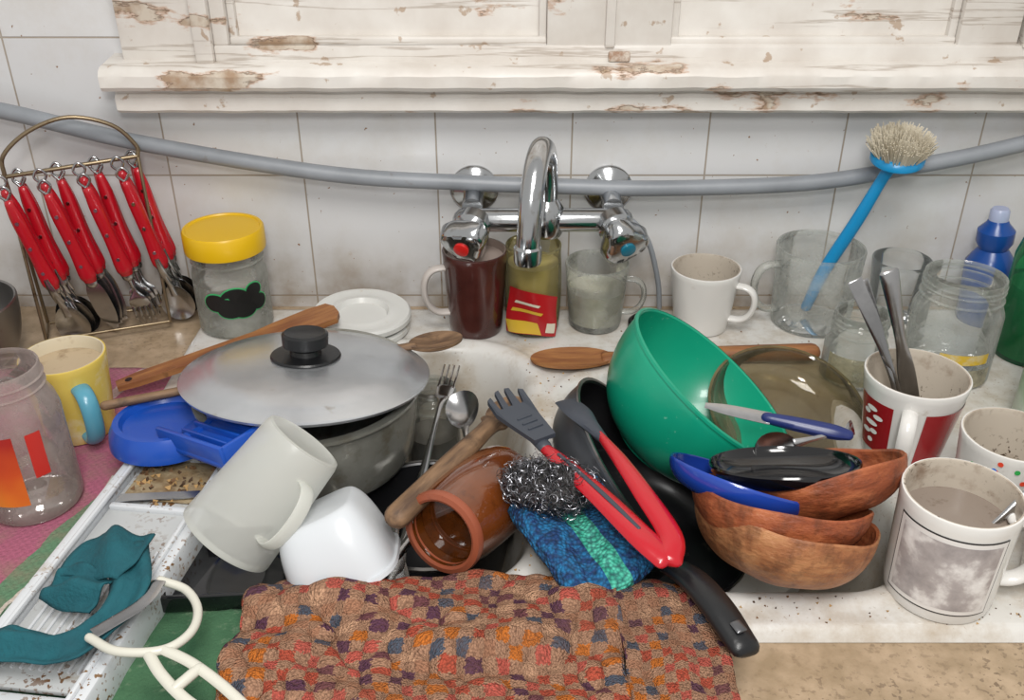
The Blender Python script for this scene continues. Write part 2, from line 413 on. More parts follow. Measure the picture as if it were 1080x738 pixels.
for k in range(260):
    r_=random.random()
    if r_<.45:x=random.uniform(.12,.55);y=random.uniform(-.518,-.492)
    elif r_<.75:x=random.gauss(.03,.015);y=random.uniform(-.5,-.15)
    else:x=random.uniform(-.34,.55);y=random.uniform(-.16,-.04)
    s_=random.uniform(.0003,.0009);M=TR((x,y,sinkz(x,y)+s_*.4),(random.random()*360,random.random()*360,0))
    b.add([(s_,s_,s_),(s_*1.5,-s_,-s_),(-s_,s_,-s_),(-s_,-s_*1.3,s_)],[(0,1,2),(0,3,1),(0,2,3),(1,3,2)],random.choice(cm),M)
b.build("double_kitchen_sink",angle=80)
# window frame + sill
b=B()
def bx(x0,x1,y0,y1,z0,z1,r=.002):b.rbox((x1-x0,y1-y0,z1-z0),paint,TR(((x0+x1)/2,(y0+y1)/2,(z0+z1)/2)),r=r)
bx(-.395,.75,-.010,0,.275,.8,0)
bx(-.395,-.318,-.024,0,.275,.8)
bx(-.318,-.300,-.034,0,.275,.8)
bx(-.300,.75,-.028,0,.273,.297)
bx(-.300,-.285,-.026,0,.295,.8)
bx(.035,.097,-.026,0,.295,.8);bx(.099,.160,-.026,0,.295,.8)
bx(.093,.103,-.031,0,.295,.8)
bx(.448,.508,-.026,0,.295,.8);bx(.512,.75,-.031,0,.295,.8)
for x0,x1 in ((-.285,.035),(.16,.448)):
    bx(x0,x1,-.020,0,.296,.304);bx(x0,x0+.008,-.018,0,.30,.8);bx(x1-.008,x1,-.018,0,.30,.8)
b.rbox((.022,.006,.010),pm("rusty_latch",'#8f6a50',.7,dirt=('#d0c8bc',.9,90)),TR((.108,-.030,.287)),r=.002)
b.build("window_1")
b=B()
prof=[(-.0,.231),(-.034,.231),(-.037,.234),(-.037,.247),(-.033,.251),(-.033,.254),(-.050,.257),(-.053,.261),(-.053,.272),(-.050,.277),(-.045,.280),(0,.284)]
V=[];F=[];n=len(prof);K=120
for k in range(K+1):
    x=lerp(-.412,.78,k/K);j=.0010*noise.noise(Vector((x*20,0,0)))
    for i,(y,z) in enumerate(prof):V.append((x if k else x+(.006 if z<.255 else 0),y+j+.0008*noise.noise(Vector((x*60,z*60,5))) if y<0 else y,z+.0010*noise.noise(Vector((x*30,z*30,2)))))
for k in range(K):
    for i in range(n-1):F.append((k*n+i,k*n+i+1,(k+1)*n+i+1,(k+1)*n+i))
F.append(list(range(n)));F.append([K*n+i for i in range(n)][::-1])
b.add(V,F,paint);b.build("trim_1",angle=30)
b=B();b.sweep([(-.75,-.028,.275),(-.533,-.028,.232),(-.392,-.028,.197),(-.194,-.028,.163),(-.041,-.028,.153),(.062,-.028,.149),(.165,-.028,.147),(.318,-.028,.153),(.427,-.028,.171),(.542,-.028,.197),(.75,-.028,.26)],.0086,grey_pvc,seg=16,n=10);b.build("grey_hose_pipe")
b=B();b.sweep([(.10,-.03,.13),(.13,-.04,.115),(.15,-.042,.09),(.165,-.035,.04),(.17,-.03,.004)],.003,grey_pvc);b.build("thin_supply_hose")
# faucet
b=B()
for x in (-.042,.107):
    b.lathe([(.001,0),(.027,0),(.027,.003),(.022,.008),(.012,.011),(.011,.012),(.011,.062),(0,.062)],chrome,AX((x,-.0005,.137),(0,-1,0)))
b.sweep([(-.05,-.072,.128),(.115,-.072,.128)],.0125,chrome,seg=24)
b.lathe([(0,-.018),(.016,-.018),(.018,-.014),(.018,.012),(.014,.018),(.0115,.022),(0,.022)],chrome,TR((.036,-.072,.130)))
for x,cc,nm in ((-.038,'#c8201c','r'),(.105,'#1c6f86','b')):
    ax=Vector((-.30 if x<0 else .30,-.86,-.36))
    M=AX((x,-.072,.128),ax,20)
    b.lathe([(0,0),(.018,0),(.019,.012),(.015,.016),(.014,.024)],chrome,M,32)
    def wb(a,r,z):return (r*(1+.13*math.cos(3*a)) if r>.012 else r,z)
    b.lathe([(.012,.020),(.022,.022),(.025,.028),(.023,.040),(.019,.044),(.012,.045),(0,.045)],chrome,M,66,wb)
    b.lathe([(.008,.0445),(.008,.047),(.005,.048),(0,.048)],pm("cap_"+nm,cc,.3),M,24)
b.sweep([(.036,-.072,.14),(.036,-.073,.172),(.034,-.083,.201),(.029,-.110,.217),(.023,-.143,.212),(.018,-.165,.186),(.016,-.172,.155),(.015,-.172,.138)],.0114,chrome,seg=24,n=8,up=(1,0,0))
b.lathe([(0,0),(.0125,0),(.0135,.003),(.0135,.016),(.011,.019)],chrome,TR((.015,-.172,.124)))
b.build("wall_mixer_faucet")
# ---------------------------------------------------------------- back row
brown=pm("dark_brown_glaze",'#4a241f',.25,coat=.4,var='#3a1a16')
b=B();cup(b,.029,.035,.096,brown,pm("mug_inner",'#8a7a70',.3));handle(b,.030,.034,.025,.078,195,pm("handle_grey",'#b9b1ab',.3),out=.026)
b.disc(.031,.088,pm("milky_tea",'#a3938a',.3));b.build("dark_brown_mug",TR((-.040,-.074,0)))
b=B()
sh=lambda t:.029+.002*math.sin(t*pi) if t<.85 else lerp(.029,.030,(t-.85)/.15)
cup(b,.028,.030,.101,glass("yellowish_glass",'#faf6e2',.15,'#d8cfa4',25,.25),w=.002,shape=sh,thin=True)
b.lathe([(.0275,.010),(.0277,.05),(.0275,.080),(0,.080)],pm("cooking_oil",'#bfb070',.15,var='#cabf8a',vscale=12))
rr=pm("snack_red",'#ae1a20',.3,dirt=('#d9c8b0',.12,60));yy=pm("snack_yellow",'#d4ae38',.35);ww=pm("snack_white",'#d8d0bc',.4)
def fw(u,v):
    a=math.radians(-150+105*u+8*v);r=.0335+.0015*math.sin(u*7+v*5);return (r*math.cos(a),r*math.sin(a),.004+v*.046+.010*(1-u)*(v)+.004*math.sin(u*4))
b.grid(fw,20,12,rr)
def sub(u0,u1,v0,v1,k,mt):b.grid(lambda u,v:(lambda p:(p[0]*1.02,p[1]*1.02,p[2]))(fw(lerp(u0,u1,u)+k*v,lerp(v0,v1,v))),14,6,mt)
sub(.10,.72,0.02,.30,-.10,yy);sub(.1,.66,.50,.57,.03,yy);sub(.15,.60,.68,.74,.03,ww);sub(.78,.95,.1,.35,0,ww)
b.build("oil_glass_jar",TR((.023,-.070,0)))
b=B();cup(b,.029,.035,.076,gfog,w=.0025,thin=True);b.lathe([(.0285,.008),(.0315,.045),(0,.045)],pm("cloudy_water",'#c6c5b0',.15,var='#b5b29a',vscale=20));handle(b,.030,.034,.018,.058,-10,gfog,out=.022,rad=(.003,.005));b.build("cloudy_glass_mug",TR((.093,-.062,0)))
b=B();cup(b,.030,.038,.072,white,white_in);handle(b,.032,.037,.016,.056,-25,white,out=.023);b.build("white_mug",TR((.211,-.067,0)))
b=B();cup(b,.043,.0475,.092,gfog,w=.003,thin=True);handle(b,.044,.046,.018,.072,185,gfog,out=.026,rad=(.004,.006));b.build("large_glass_mug",TR((.336,-.056,0)))
b=B();cup(b,.025,.032,.072,gclean,w=.002,thin=True);b.build("glass_tumbler",TR((.432,-.045,0)))
def jar(b,r,H,rn,mat,w=.0025,hn=.022):
    def s(t):
        z=t*H
        if z<H-hn-.016:return r
        if z<H-hn:return lerp(r,rn,sm((z-(H-hn-.016))/.016))
        return rn
    n=26;pr=[(0,.002),(r-.008,.002),(r-.004,0),(r-.001,.002)]+[(s(i/n),max(.004,i/n*H)) for i in range(n+1)]
    pr.append((rn-w/2,H+.0005));inn=[(rn-w/2,H+.0005),(rn-w,H-.001),(rn-w,H-.006)]
    b.lathe(pr,mat);b.lathe(inn,mat)
    for k in (.006,.011):b.lathe([(rn,H-k-.0012),(rn+.0012,H-k),(rn,H-k+.0012)],mat)
    b.lathe([(rn,H-hn),(rn+.0018,H-hn+.0015),(rn,H-hn+.003)],mat)
gjr=glass("foggy_jar_glass",'#fafcfb',.22,'#d8dad4',22,.32)
b=B();jar(b,.043,.108,.038,gjr)
b.patch(lambda z:.043,.030,.041,-125,-60,pm("label_residue",'#cca92c',.5,dirt=('#c9c2a8',.7,80)));b.patch(lambda z:.043,.004,.024,-150,-50,glass("paper_residue",'#e8e4d6',.5,'#c0b8a0',60,.2))
b.build("glass_jar",TR((.444,-.165,0)))
b=B();jar(b,.031,.074,.026,gjr)
b.patch(lambda z:.031,.006,.036,-160,-50,glass("old_label",'#e4dfcc',.55,'#c0b898',60,.2));b.build("glass_jar",TR((.345,-.178,0)))
b=B();jar(b,.040,.106,.037,glass("pale_jar_glass",'#fcfdfc',.30,'#d8dad2',16,.3),hn=.026)
ye=pm("yellow_lid",'#d9ae0e',.35)
b.lathe([(.041,.092),(.0425,.0925),(.043,.095),(.043,.114),(.0415,.1165),(.039,.1165),(.038,.115),(0,.115)],ye,seg=60)
b.disc(.0385,.058,glass("jar_water",'#f4f6f2',.3,'#c9ccc2',8,.1))
gr=pm("sticker_green",'#3fae6a',.5);bk=pm("sticker_black",'#161616',.45)
for mt,e,of in ((gr,.0014,.0008),(bk,0,.0014)):
    for da,z,rx,rz in ((-30,.045,.012,.010),(-16,.041,.012,.009),(0,.047,.016,.014),(20,.043,.014,.011),(30,.055,.009,.008),(-8,.036,.014,.009),(12,.035,.013,.009),(36,.040,.010,.009)):
        b.blob(.040,-70+da,z,rx+e,rz+e,mt,off=of)
b.build("yellow_lid_jar",TR((-.309,-.062,0)))
b=B();wl=pm("white_lid_plastic",'#d0d0cc',.3,dirt=('#b5a894',.25,30))
for z,r in ((0,.052),(.0125,.054)):
    b.lathe([(0,z+.001),(r-.006,z),(r,z+.004),(r,z+.009),(r-.002,z+.0115),(r-.008,z+.0115),(r-.014,z+.0095),(r-.020,z+.0115),(r-.024,z+.0115),(r-.027,z+.006),(0,z+.006)],wl,seg=64)
b.build("stacked_white_lids",TR((-.166,-.078,.001),(1,2,0)))
b=B();b.lathe([(0,0),(.022,0),(.023,.002),(.023,.008),(.021,.010),(.019,.010),(.018,.006),(0,.006)],black);b.build("black_jar_lid",TR((.152,-.075,.0005)))
b=B();wspoon(b,wood,.25,.043,.021,.007,.009);b.build("wooden_spoon",TR((.062,-.155,.0085),(0,-.8,1.5)))
# dish brush
blue=pm("bright_blue_plastic",'#1588bf',.3);bris=pm("bristles",'#cfc6b2',.7)
b=B();hd=Vector((.396,-.062,.190))
b.sweep([(.334,-.045,.012),(.347,-.048,.06),(.370,-.055,.122),(.387,-.060,.172),(.396,-.062,.190)],[(.006,.005),(.0075,.0055),(.0075,.0055),(.0065,.005),(.010,.006)],blue,up=(0,-1,0))
Mb=AX(hd,(-.05,-.22,.97))
b.lathe([(0,-.004),(.020,-.004),(.027,0),(.027,.006),(.022,.009),(0,.009)],blue,Mb,32)
for k in range(800):
    r=.024*math.sqrt(random.random());a=random.random()*2*pi;sp=1+.30*random.random()
    p0=Vector((r*math.cos(a),r*math.sin(a),.006));L=.022+.008*random.random()
    p1=Vector((p0.x*sp*1.2,p0.y*sp*1.2,.006+L*(1-.35*(r/.024)**2)))
    b.sweep([p0,p1],[.0008,.0006],bris,Mb,seg=3,n=1,rnd=False)
b.build("dish_brush",angle=60)
b=B();b.lathe([(0,0),(.024,0),(.026,.004),(.026,.070),(.020,.080),(.015,.087),(.019,.095),(.019,.108),(.012,.116),(.010,.120)],pm("blue_bottle",'#1b4fa0',.25,trans=.2));b.lathe([(.010,.119),(.010,.130),(.008,.133),(0,.133)],pm("pale_cap",'#a8b0cc',.3));b.build("blue_squeeze_bottle",TR((.532,-.050,0),(0,-4,0)))
b=B();b.lathe([(0,0),(.034,0),(.037,.006),(.037,.11),(.030,.14),(.018,.165),(.012,.175),(.012,.2),(0,.2)],ggreen);b.lathe([(0,.004),(.033,.004),(.034,.08),(0,.08)],pm("green_liquid",'#3fae78',.2));b.build("green_bottle",TR((.548,-.13,0)))
b=B()
pts=[(.036*math.cos(t)*(1),.022*math.sin(t)) for t in [i*2*pi/32 for i in range(32)]]
V=[];F=[]
for z,s in ((0,.92),(.004,1),(.06,1),(.1,.93),(.13,.8),(.15,.55),(.158,.35)):
    V+=[(x*s,y*s,z) for x,y in pts]
for j in range(6):
    for i in range(32):F.append((j*32+i,j*32+(i+1)%32,(j+1)*32+(i+1)%32,(j+1)*32+i))
F.append(list(range(32))[::-1]);F.append([6*32+i for i in range(32)])
b.add(V,F,pm("soap_bottle_plastic",'#b4bcae',.3,var='#4f8a4a',vscale=14));b.lathe([(.013,.156),(.013,.175),(.006,.18),(.006,.19),(0,.19)],white);b.build("dish_soap_bottle",TR((.500,-.262,0),(0,0,20)))
# ---------------------------------------------------------------- mugs front right
redm=pm("red_glaze",'#961a20',.22,coat=.5)
b=B();cup(b,.033,.044,.082,white,white_in);rf=lambda z:lerp(.033,.044,(z-.005)/.0755)
b.patch(rf,.008,.064,-96,10,redm);b.patch(rf,.012,.064,-185,-132,redm)
for z,a,w_ in ((.055,-160,.006),(.050,-168,.004),(.048,-150,.005),(.040,-160,.007),(.032,-155,.004),(.03,-168,.005),(.022,-160,.003)):
    b.blob(rf(z)+.0004,a,z,w_,.0022,white,off=.0008)
handle(b,.036,.042,.016,.064,-114,white,out=.024,rad=(.004,.0065))
b.disc(.036,.03,pm("dirty_water",'#6c5a48',.1));b.build("red_and_white_mug",TR((.349,-.307,0)))
def upspoon(p0,p1,sc=1,name="metal_spoon",mt=steel):
    d=Vector(p1)-Vector(p0);b=B();L=d.length
    spoon(b,mt,L,.02*sc,.014*sc,.005,hw=.0065,M=FR(p0,d,(-.1,-.8,.5)));b.build(name)
upspoon((.356,-.312,.022),(.289,-.282,.157));upspoon((.345,-.325,.024),(.300,-.268,.150))
b=B();p0=Vector((.362,-.300,.022));p1=Vector((.316,-.284,.165));d=p1-p0;Lk=d.length
b.sweep([(0,0,0),(Lk*.35,0,0),(Lk*.6,0,0),(Lk,0,0)],[(.007,.0008),(.008,.001),(.005,.002),(.0085,.003)],steel,FR(p0,d,(-.1,-.8,.5)),up=(0,0,1));b.build("butter_knife")
b=B();cup(b,.033,.0395,.074,white,white_in);handle(b,.035,.038,.016,.058,-20,white,out=.022)
rf=lambda z:lerp(.033,.0395,z/.074)
dm=[pm("dot_"+c,'#'+c,.4) for c in ('d8452a','2a6fd0','2aa04a','d8b020','b03a9a')]
for k in range(60):
    a=-180+200*random.random();z=.018+.050*random.random();b.blob(rf(z)+.0002,a,z,.0021,.0021,random.choice(dm),off=.0003)
b.build("polka_dot_mug",TR((.397,-.388,0)))
def cloudmat():
    m,nt,out=newmat("cloud_photo_print");L=nt.links
    p=N(nt,"ShaderNodeBsdfPrincipled");L.new(p.outputs[0],out.inputs[0]);p.inputs['Roughness'].default_value=.2
    L.new(ramp(nt,noi(nt,38,5),[(.35,h('#8d8787')),(.5,h('#aaa3a2')),(.58,h('#d2cecc')),(.68,h('#e8e6e4'))]),p.inputs['Base Color']);return m
b=B();cup(b,.038,.041,.090,white,white_in);rf=lambda z:lerp(.038,.041,z/.09)
b.patch(rf,.010,.078,-175,-62,pm("print_border",'#2b2b2d',.3),off=.0003);b.patch(rf,.0113,.0767,-173.5,-63.5,pm("print_white",'#dcd9d6',.25),off=.0005);b.patch(rf,.015,.073,-168,-68,cloudmat(),off=.0007)
handle(b,.039,.041,.016,.070,-8,white,out=.026,rad=(.0045,.007))
b.disc(.0375,.066,pm("coffee_water",'#85796f',.05,dirt=('#5a4a3c',.4,80)));b.build("cloud_print_mug",TR((.314,-.482,0)))
upspoon((.300,-.490,.02),(.395,-.468,.118))
b=B();cup(b,.030,.034,.078,pm("patterned_glaze",'#d4d2c8',.2,dirt=('#a8323a',.5,60),specks=('#2a5a3a',.5,120)),white_in);b.build("patterned_mug",TR((.412,-.475,0)))
# ---------------------------------------------------------------- right basin
gp=pm("green_plastic",'#129a78',.3,var='#0e8c6e',vscale=6,coat=.15,specks=('#7ab8a0',.7,200))
b=B();bowl(b,.090,.085,gp,w=.0025,rf=.034);b.lathe([(.030,-.085),(.032,-.090),(.035,-.090),(.036,-.083)],gp)
b.lathe([(.089,-.003),(.0915,-.0025),(.0915,0),(.089,.0008)],gp);b.build("green_plastic_bowl",AX((.180,-.285,.060),(.60,-.02,.79)))
b=B();bowl(b,.074,.030,gamber,gamber,w=.003,rf=.045);b.lathe([(.0735,-.002),(.0755,-.001),(.0755,.001),(.073,.0012)],glass("amber_rim",'#b0a488',.4,'#a39670',20,.5));b.build("amber_glass_dish",AX((.260,-.256,.012),(.06,-.36,.9)))
b=B()
M=AX((.165,-.325,.060),(.94,-.32,-.04))
b.sweep([(0,0,-.0),(0,0,.02),(0,0,.055)],[(.0004,.003),(.0006,.006),(.0008,.007)],steel,M,up=(0,1,0),rnd=False)
b.sweep([(0,0,.052),(0,0,.075),(0,0,.105),(0,0,.118)],[(.005,.005),(.006,.0065),(.006,.007),(.004,.005)],pm("navy_handle",'#232f66',.3),M,up=(0,1,0));b.build("blue_handle_knife")
upspoon((.215,-.375,.05),(.285,-.347,.052),1)
b=B();bowl(b,.088,.045,greyout,nonstick,w=.0025,rf=.06);b.lathe([(.087,-.002),(.09,-.001),(.09,.001),(.087,.001)],steel_d);b.build("saucepan",AX((.112,-.325,-.002),(.78,-.02,.63)))
b=B();bowl(b,.086,.03,blackg,nonstick,w=.003,rf=.066)
b.build("pan_body",AX((.118,-.385,-.012),(.30,-.05,.95)));o1=bpy.data.objects["pan_body"]
b=B();b.sweep([(.108,-.460,-.008),(.111,-.484,.024),(.123,-.513,.040),(.136,-.543,.042),(.148,-.573,.037)],[(.007,.004),(.009,.006),(.0115,.0075),(.0125,.008),(.0115,.007)],black,seg=16)
b.sweep([(.1435,-.563,.0478),(.1465,-.569,.0468)],[(.004,.0012),(.004,.0012)],pm("handle_eye",'#6a6a6c',.3,.8))
b.build("pan_handle");par=bpy.data.objects.new("frying_pan",None);bpy.context.collection.objects.link(par)
for o in (o1,bpy.data.objects["pan_handle"]):o.parent=par
# tongs
dk=pm("dark_nylon",'#3a3f48',.45)
b=B()
rz=.066
b.sweep([(.022,-.385,rz-.004),(.040,-.418,rz),(.066,-.460,rz),(.090,-.500,rz-.002),(.104,-.517,rz-.006)],[(.004,.004),(.0075,.004),(.0095,.0045),(.0105,.005),(.010,.005)],red,seg=14)
b.sweep([(.070,-.385,rz+.004),(.082,-.42,rz+.006),(.096,-.46,rz+.004),(.110,-.498,rz-.002),(.106,-.517,rz-.006)],[(.003,.004),(.006,.004),(.008,.0045),(.009,.005),(.010,.005)],red,seg=14)
b.sweep([(.036,-.410,rz+.004),(.066,-.460,rz+.005),(.088,-.496,rz+.003)],[(.0015,.001),(.002,.001),(.0015,.001)],dk)
out=[(-.011,-.035),(-.015,-.005),(-.018,.010),(-.018,.024),(-.014,.026),(-.012,.014),(-.009,.014),(-.008,.029),(-.004,.030),(-.003,.015),(.001,.015),(.002,.030),(.006,.029),(.008,.014),(.011,.014),(.013,.026),(.017,.024),(.017,.010),(.014,-.005),(.009,-.035)]
Mh=TR((.008,-.358,rz+.002),(0,0,33))
b.prism(out,.004,dk,Mh,bend=lambda x,y:.10*abs(x)+ (12*(y)**2 if y>0 else 0))
for yy_ in (-.02,-.012,-.004):b.rbox((.014,.002,.002),dk,Mh@TR((0,yy_,.0035)),r=.0005)
b.sweep([(.012,-.365,rz),(.016,-.375,rz),(.026,-.392,rz-.002)],[(.008,.003),(.007,.004),(.006,.0045)],dk)
b.sweep([(.046,-.325,rz-.002),(.055,-.352,rz+.004),(.064,-.372,rz+.004),(.072,-.39,rz+.004)],[(.010,.0015),(.011,.003),(.007,.004),(.004,.004)],dk)
b.build("red_kitchen_tongs")
def uvn(nt):
    tc=N(nt,"ShaderNodeTexCoord");return tc.outputs['UV']
def knit():
    m,nt,out=newmat("knit_scrub_fabric");L=nt.links
    p=N(nt,"ShaderNodeBsdfPrincipled");L.new(p.outputs[0],out.inputs[0]);p.inputs['Roughness'].default_value=.8
    sp=N(nt,"ShaderNodeSeparateXYZ");L.new(uvn(nt),sp.inputs[0])
    st=ramp(nt,sp.outputs[0],[(0,K1),(.40,W1),(.62,K1)],'CONSTANT')
    vo=N(nt,"ShaderNodeTexVoronoi");vo.inputs['Scale'].default_value=330
    tc=N(nt,"ShaderNodeTexCoord");L.new(tc.outputs['Object'],vo.inputs['Vector'])
    bl=mixc(nt,ramp(nt,noi(nt,150,3),[(.4,K1),(.6,W1)]),h('#0c3566'),h('#126a9c'))
    te=mixc(nt,ramp(nt,noi(nt,150,3),[(.4,K1),(.6,W1)]),h('#2a9880'),h('#52bea4'))
    c=mixc(nt,st,bl,te);c=mixc(nt,ramp(nt,vo.outputs['Distance'],[(.35,K1),(.85,(.75,.75,.75,1))]),c,h('#08203a'))
    L.new(c,p.inputs['Base Color'])
    bp=N(nt,"ShaderNodeBump",invert=True);bp.inputs['Distance'].default_value=.003;bp.inputs['Strength'].default_value=.9
    L.new(vo.outputs['Distance'],bp.inputs['Height']);L.new(bp.outputs[0],p.inputs['Normal']);return m
A_,B_,C_,D_=[Vector(p) for p in ((-.004,-.436,.036),(.060,-.388,.036),(.110,-.490,.030),(.044,-.534,.024))]
def fs(u,v):
    p=(A_*(1-u)+B_*u)*(1-v)+(D_*(1-u)+C_*u)*v
    e=.004*noise.noise(Vector((u*5,v*5,0)))
    return p+Vector((.004*math.sin(v*7)*(u-.5),.003*math.sin(u*8),.003*math.sin(u*6+v*4)+e))
sheet("knitted_scrub_cloth",fs,40,44,knit(),pillow=.011)
# steel wool
b=B();sw=pm("steel_wool_wire",'#85858a',.32,1,dirt=('#5a4436',.1,50))
b.grid(lambda u,v:Vector((.033*math.cos(u*2*pi)*math.sin(v*pi),.022*math.sin(u*2*pi)*math.sin(v*pi),.0135*math.cos(v*pi)))*(1+.15*noise.noise(Vector((math.cos(u*6.28)*2,math.sin(u*6.28)*2,v*4)))),32,16,pm("wool_core",'#3a3939',.5,.8,bump=1,bscale=300))
for k in range(480):
    t=random.uniform(0,2*pi);ph=math.acos(random.uniform(-1,1));q_=1+.22*noise.noise(Vector((math.cos(t)*2,math.sin(t)*2,ph*2)));c=Vector((.032*math.cos(t)*math.sin(ph),.021*math.sin(t)*math.sin(ph),.0135*math.cos(ph)))*q_
    ax=Vector((random.gauss(0,1),random.gauss(0,1),random.gauss(0,.6))).normalized()
    u=ax.orthogonal().normalized();v=ax.cross(u);r=.0022+.0026*random.random();P=[]
    for i in range(20):
        a=i*.95;P.append(c+ax*((i-10)*.0009)+u*math.cos(a)*r+v*math.sin(a)*r)
    b.sweep(P,(.0003,.00015),sw,seg=3,n=2,rnd=False)
b.build("steel_wool_scrubber",TR((.028,-.434,.058),(8,0,-14)),merge=False)
# brown bowls
def leafm(name,c1,c2,c3):
    m,nt,out=newmat(name);L=nt.links
    p=N(nt,"ShaderNodeBsdfPrincipled");L.new(p.outputs[0],out.inputs[0]);p.inputs['Roughness'].default_value=.5
    n=noi(nt,20,9,rough=.7,stretch=(1,1,2.5));c=ramp(nt,n,[(.3,h(c3)),(.45,h(c2)),(.6,h(c1)),(.75,h(c2))])
    f=ramp(nt,noi(nt,60,6,rough=.65,stretch=(1,1,.4)),[(.5,K1),(.68,(.65,.65,.65,1))]);c=mixc(nt,f,c,h('#4e2c1a'))
    f=ramp(nt,noi(nt,35,8,rough=.7),[(.62,K1),(.7,(.5,.5,.5,1))]);c=mixc(nt,f,c,h('#c49a74'))
    L.new(c,p.inputs['Base Color']);bp=N(nt,"ShaderNodeBump");bp.inputs['Strength'].default_value=.8;bp.inputs['Distance'].default_value=.002
    L.new(noi(nt,110,7,stretch=(1,1,2)),bp.inputs['Height']);L.new(bp.outputs[0],p.inputs['Normal']);return m
lf=leafm("brown_leaf_bowl_mat",'#a8603a','#8a4628','#5a2c1a');lf2=leafm("pale_leaf_bowl_mat",'#b27e54','#97603c','#69402a')
def wobf(s,amp=.0022):
    def w(a,r,z):
        k=(r/.06)
        return r*(1+.018*math.sin(3*a+s)*k+.006*math.sin(7*a+s)*k),z+amp*k*k*math.sin(2*a+s)+amp*.4*k*math.sin(5*a+s*2)
    return w
b=B();bowl(b,.067,.046,lf2,lf,w=.003,rf=.020,wob=wobf(1),seg=80);b.build("brown_leaf_bowl",AX((.203,-.456,.048),(.17,.42,.90)))
b=B();bowl(b,.066,.042,lf,lf,w=.003,rf=.020,wob=wobf(2.2),seg=80);b.build("brown_leaf_bowl",AX((.198,-.448,.059),(.17,.46,.90)))
b=B();bowl(b,.062,.036,lf,lf,w=.003,rf=.02,wob=wobf(3.9),seg=80);b.build("brown_leaf_bowl",AX((.232,-.426,.071),(-.22,.48,.86)))
b=B();bowl(b,.055,.020,pm("blue_enamel",'#1c3f9a',.2,coat=.5),pm("blue_enamel_inner",'#16307c',.2,coat=.5),w=.002,rf=.03);b.build("blue_bowl",AX((.172,-.434,.066),(.30,.42,.86)))
b=B();bowl(b,.056,.016,blackg,blackg,w=.002,rf=.03);b.build("black_bowl",AX((.205,-.426,.075),(-.05,.40,.90)))
b=B()
for k in range(3):b.lathe([(0,0),(.045,0),(.05,.003),(.085,.010),(.088,.0125),(.085,.0125),(.05,.006),(0,.004)],white,TR((0,0,.008*k)))
b.build("stacked_plates",TR((.185,-.325,-.1145)))
# ---------------------------------------------------------------- pot
b=B()
b.lathe([(0,0),(.078,0),(.088,.004),(.093,.014),(.097,.05),(.098,.074),(.103,.076),(.103,.079),(.096,.079),(.094,.074),(.091,.02),(0,.006)],alu2,seg=64)
b.build("aluminium_pot",TR((-.185,-.272,-.028)))
b=B()
b.lathe([(.104,-.002),(.109,-.002),(.110,.0005),(.108,.002),(.102,.003),(.096,.008),(.075,.013),(.04,.0165),(0,.0175)],alu,seg=72)
b.lathe([(0,.016),(.030,.0165),(.031,.018),(.030,.0195),(.014,.020),(.013,.024),(.020,.028),(.0205,.038),(.018,.040),(.016,.0385),(0,.0385)],black,seg=40)
b.build("pot_lid",TR((-.184,-.278,.063),(-9,2,0)))
b=B();wspoon(b,wood_d,.30,.027,.017,.0045,.004,TR((0,0,0)));b.build("wooden_spoon",TR((-.074,-.204,.0555),(0,0,180+22.5)))
b=B()
pts=[(0,-.006),(.02,-.0095),(.10,-.0105),(.14,-.011),(.165,-.016),(.20,-.02),(.222,-.019),(.228,-.008),(.228,.008),(.222,.019),(.20,.02),(.165,.016),(.14,.011),(.10,.0105),(.02,.0095),(0,.006)]
b.prism(pts,.006,wood);b.lathe([(0,.0033),(.0035,.0033)],black,TR((.012,0,0)));b.build("wooden_spatula",TR((-.385,-.220,.014),(0,-7,28)))
b=B();jar(b,.028,.105,.024,gclear);b.lathe([(0,.006),(.025,.006),(.025,.05),(0,.05)],pm("murky",'#5a5348',.2));b.build("glass_jar",TR((-.082,-.185,-.113)))
b=B();bowl(b,.072,.075,nonstick,nonstick,w=.0025,rf=.055);b.lathe([(.071,-.002),(.074,-.001),(.074,.001),(.071,.0015)],steel_d);b.build("dark_saucepan",AX((-.073,-.352,-.034),(0.03,-.02,1)))
b=B();spoon(b,steel,.13,.022,.016,M=TR((-.046,-.270,.020),(20,18,-80)));b.build("metal_spoon")
b=B();wspoon(b,wood_d,.15,.022,.014,.008,.0095,TR((0,0,0)));b.build("wooden_ladle",TR((-.006,-.325,.054),(0,4,-122)))
b=B()
for k in range(4):b.sweep([(0,(k-1.5)*.005,0),(.03,(k-1.5)*.005,.002)],[.0009,.0012],steel,seg=6,n=1)
b.sweep([(.028,0,.002),(.04,0,.002),(.06,0,.004),(.16,0,0)],[(.009,.0012),(.008,.0012),(.0025,.0018),(.005,.0015)],steel);b.build("metal_fork",TR((-.060,-.190,.02),(0,20,-100)))
for (x,y,z,r,nm) in ((-.108,-.480,-.006,70,"butter_knife"),(-.094,-.474,-.008,84,"butter_knife"),(-.082,-.478,-.010,100,"butter_knife")):
    b=B();b.sweep([(0,0,0),(.03,0,0),(.06,0,0),(.09,0,0)],[(.005,.0008),(.007,.0010),(.004,.002),(.005,.003)],steel,up=(0,0,1));b.build(nm,TR((x,y,z),(20,6,r)))
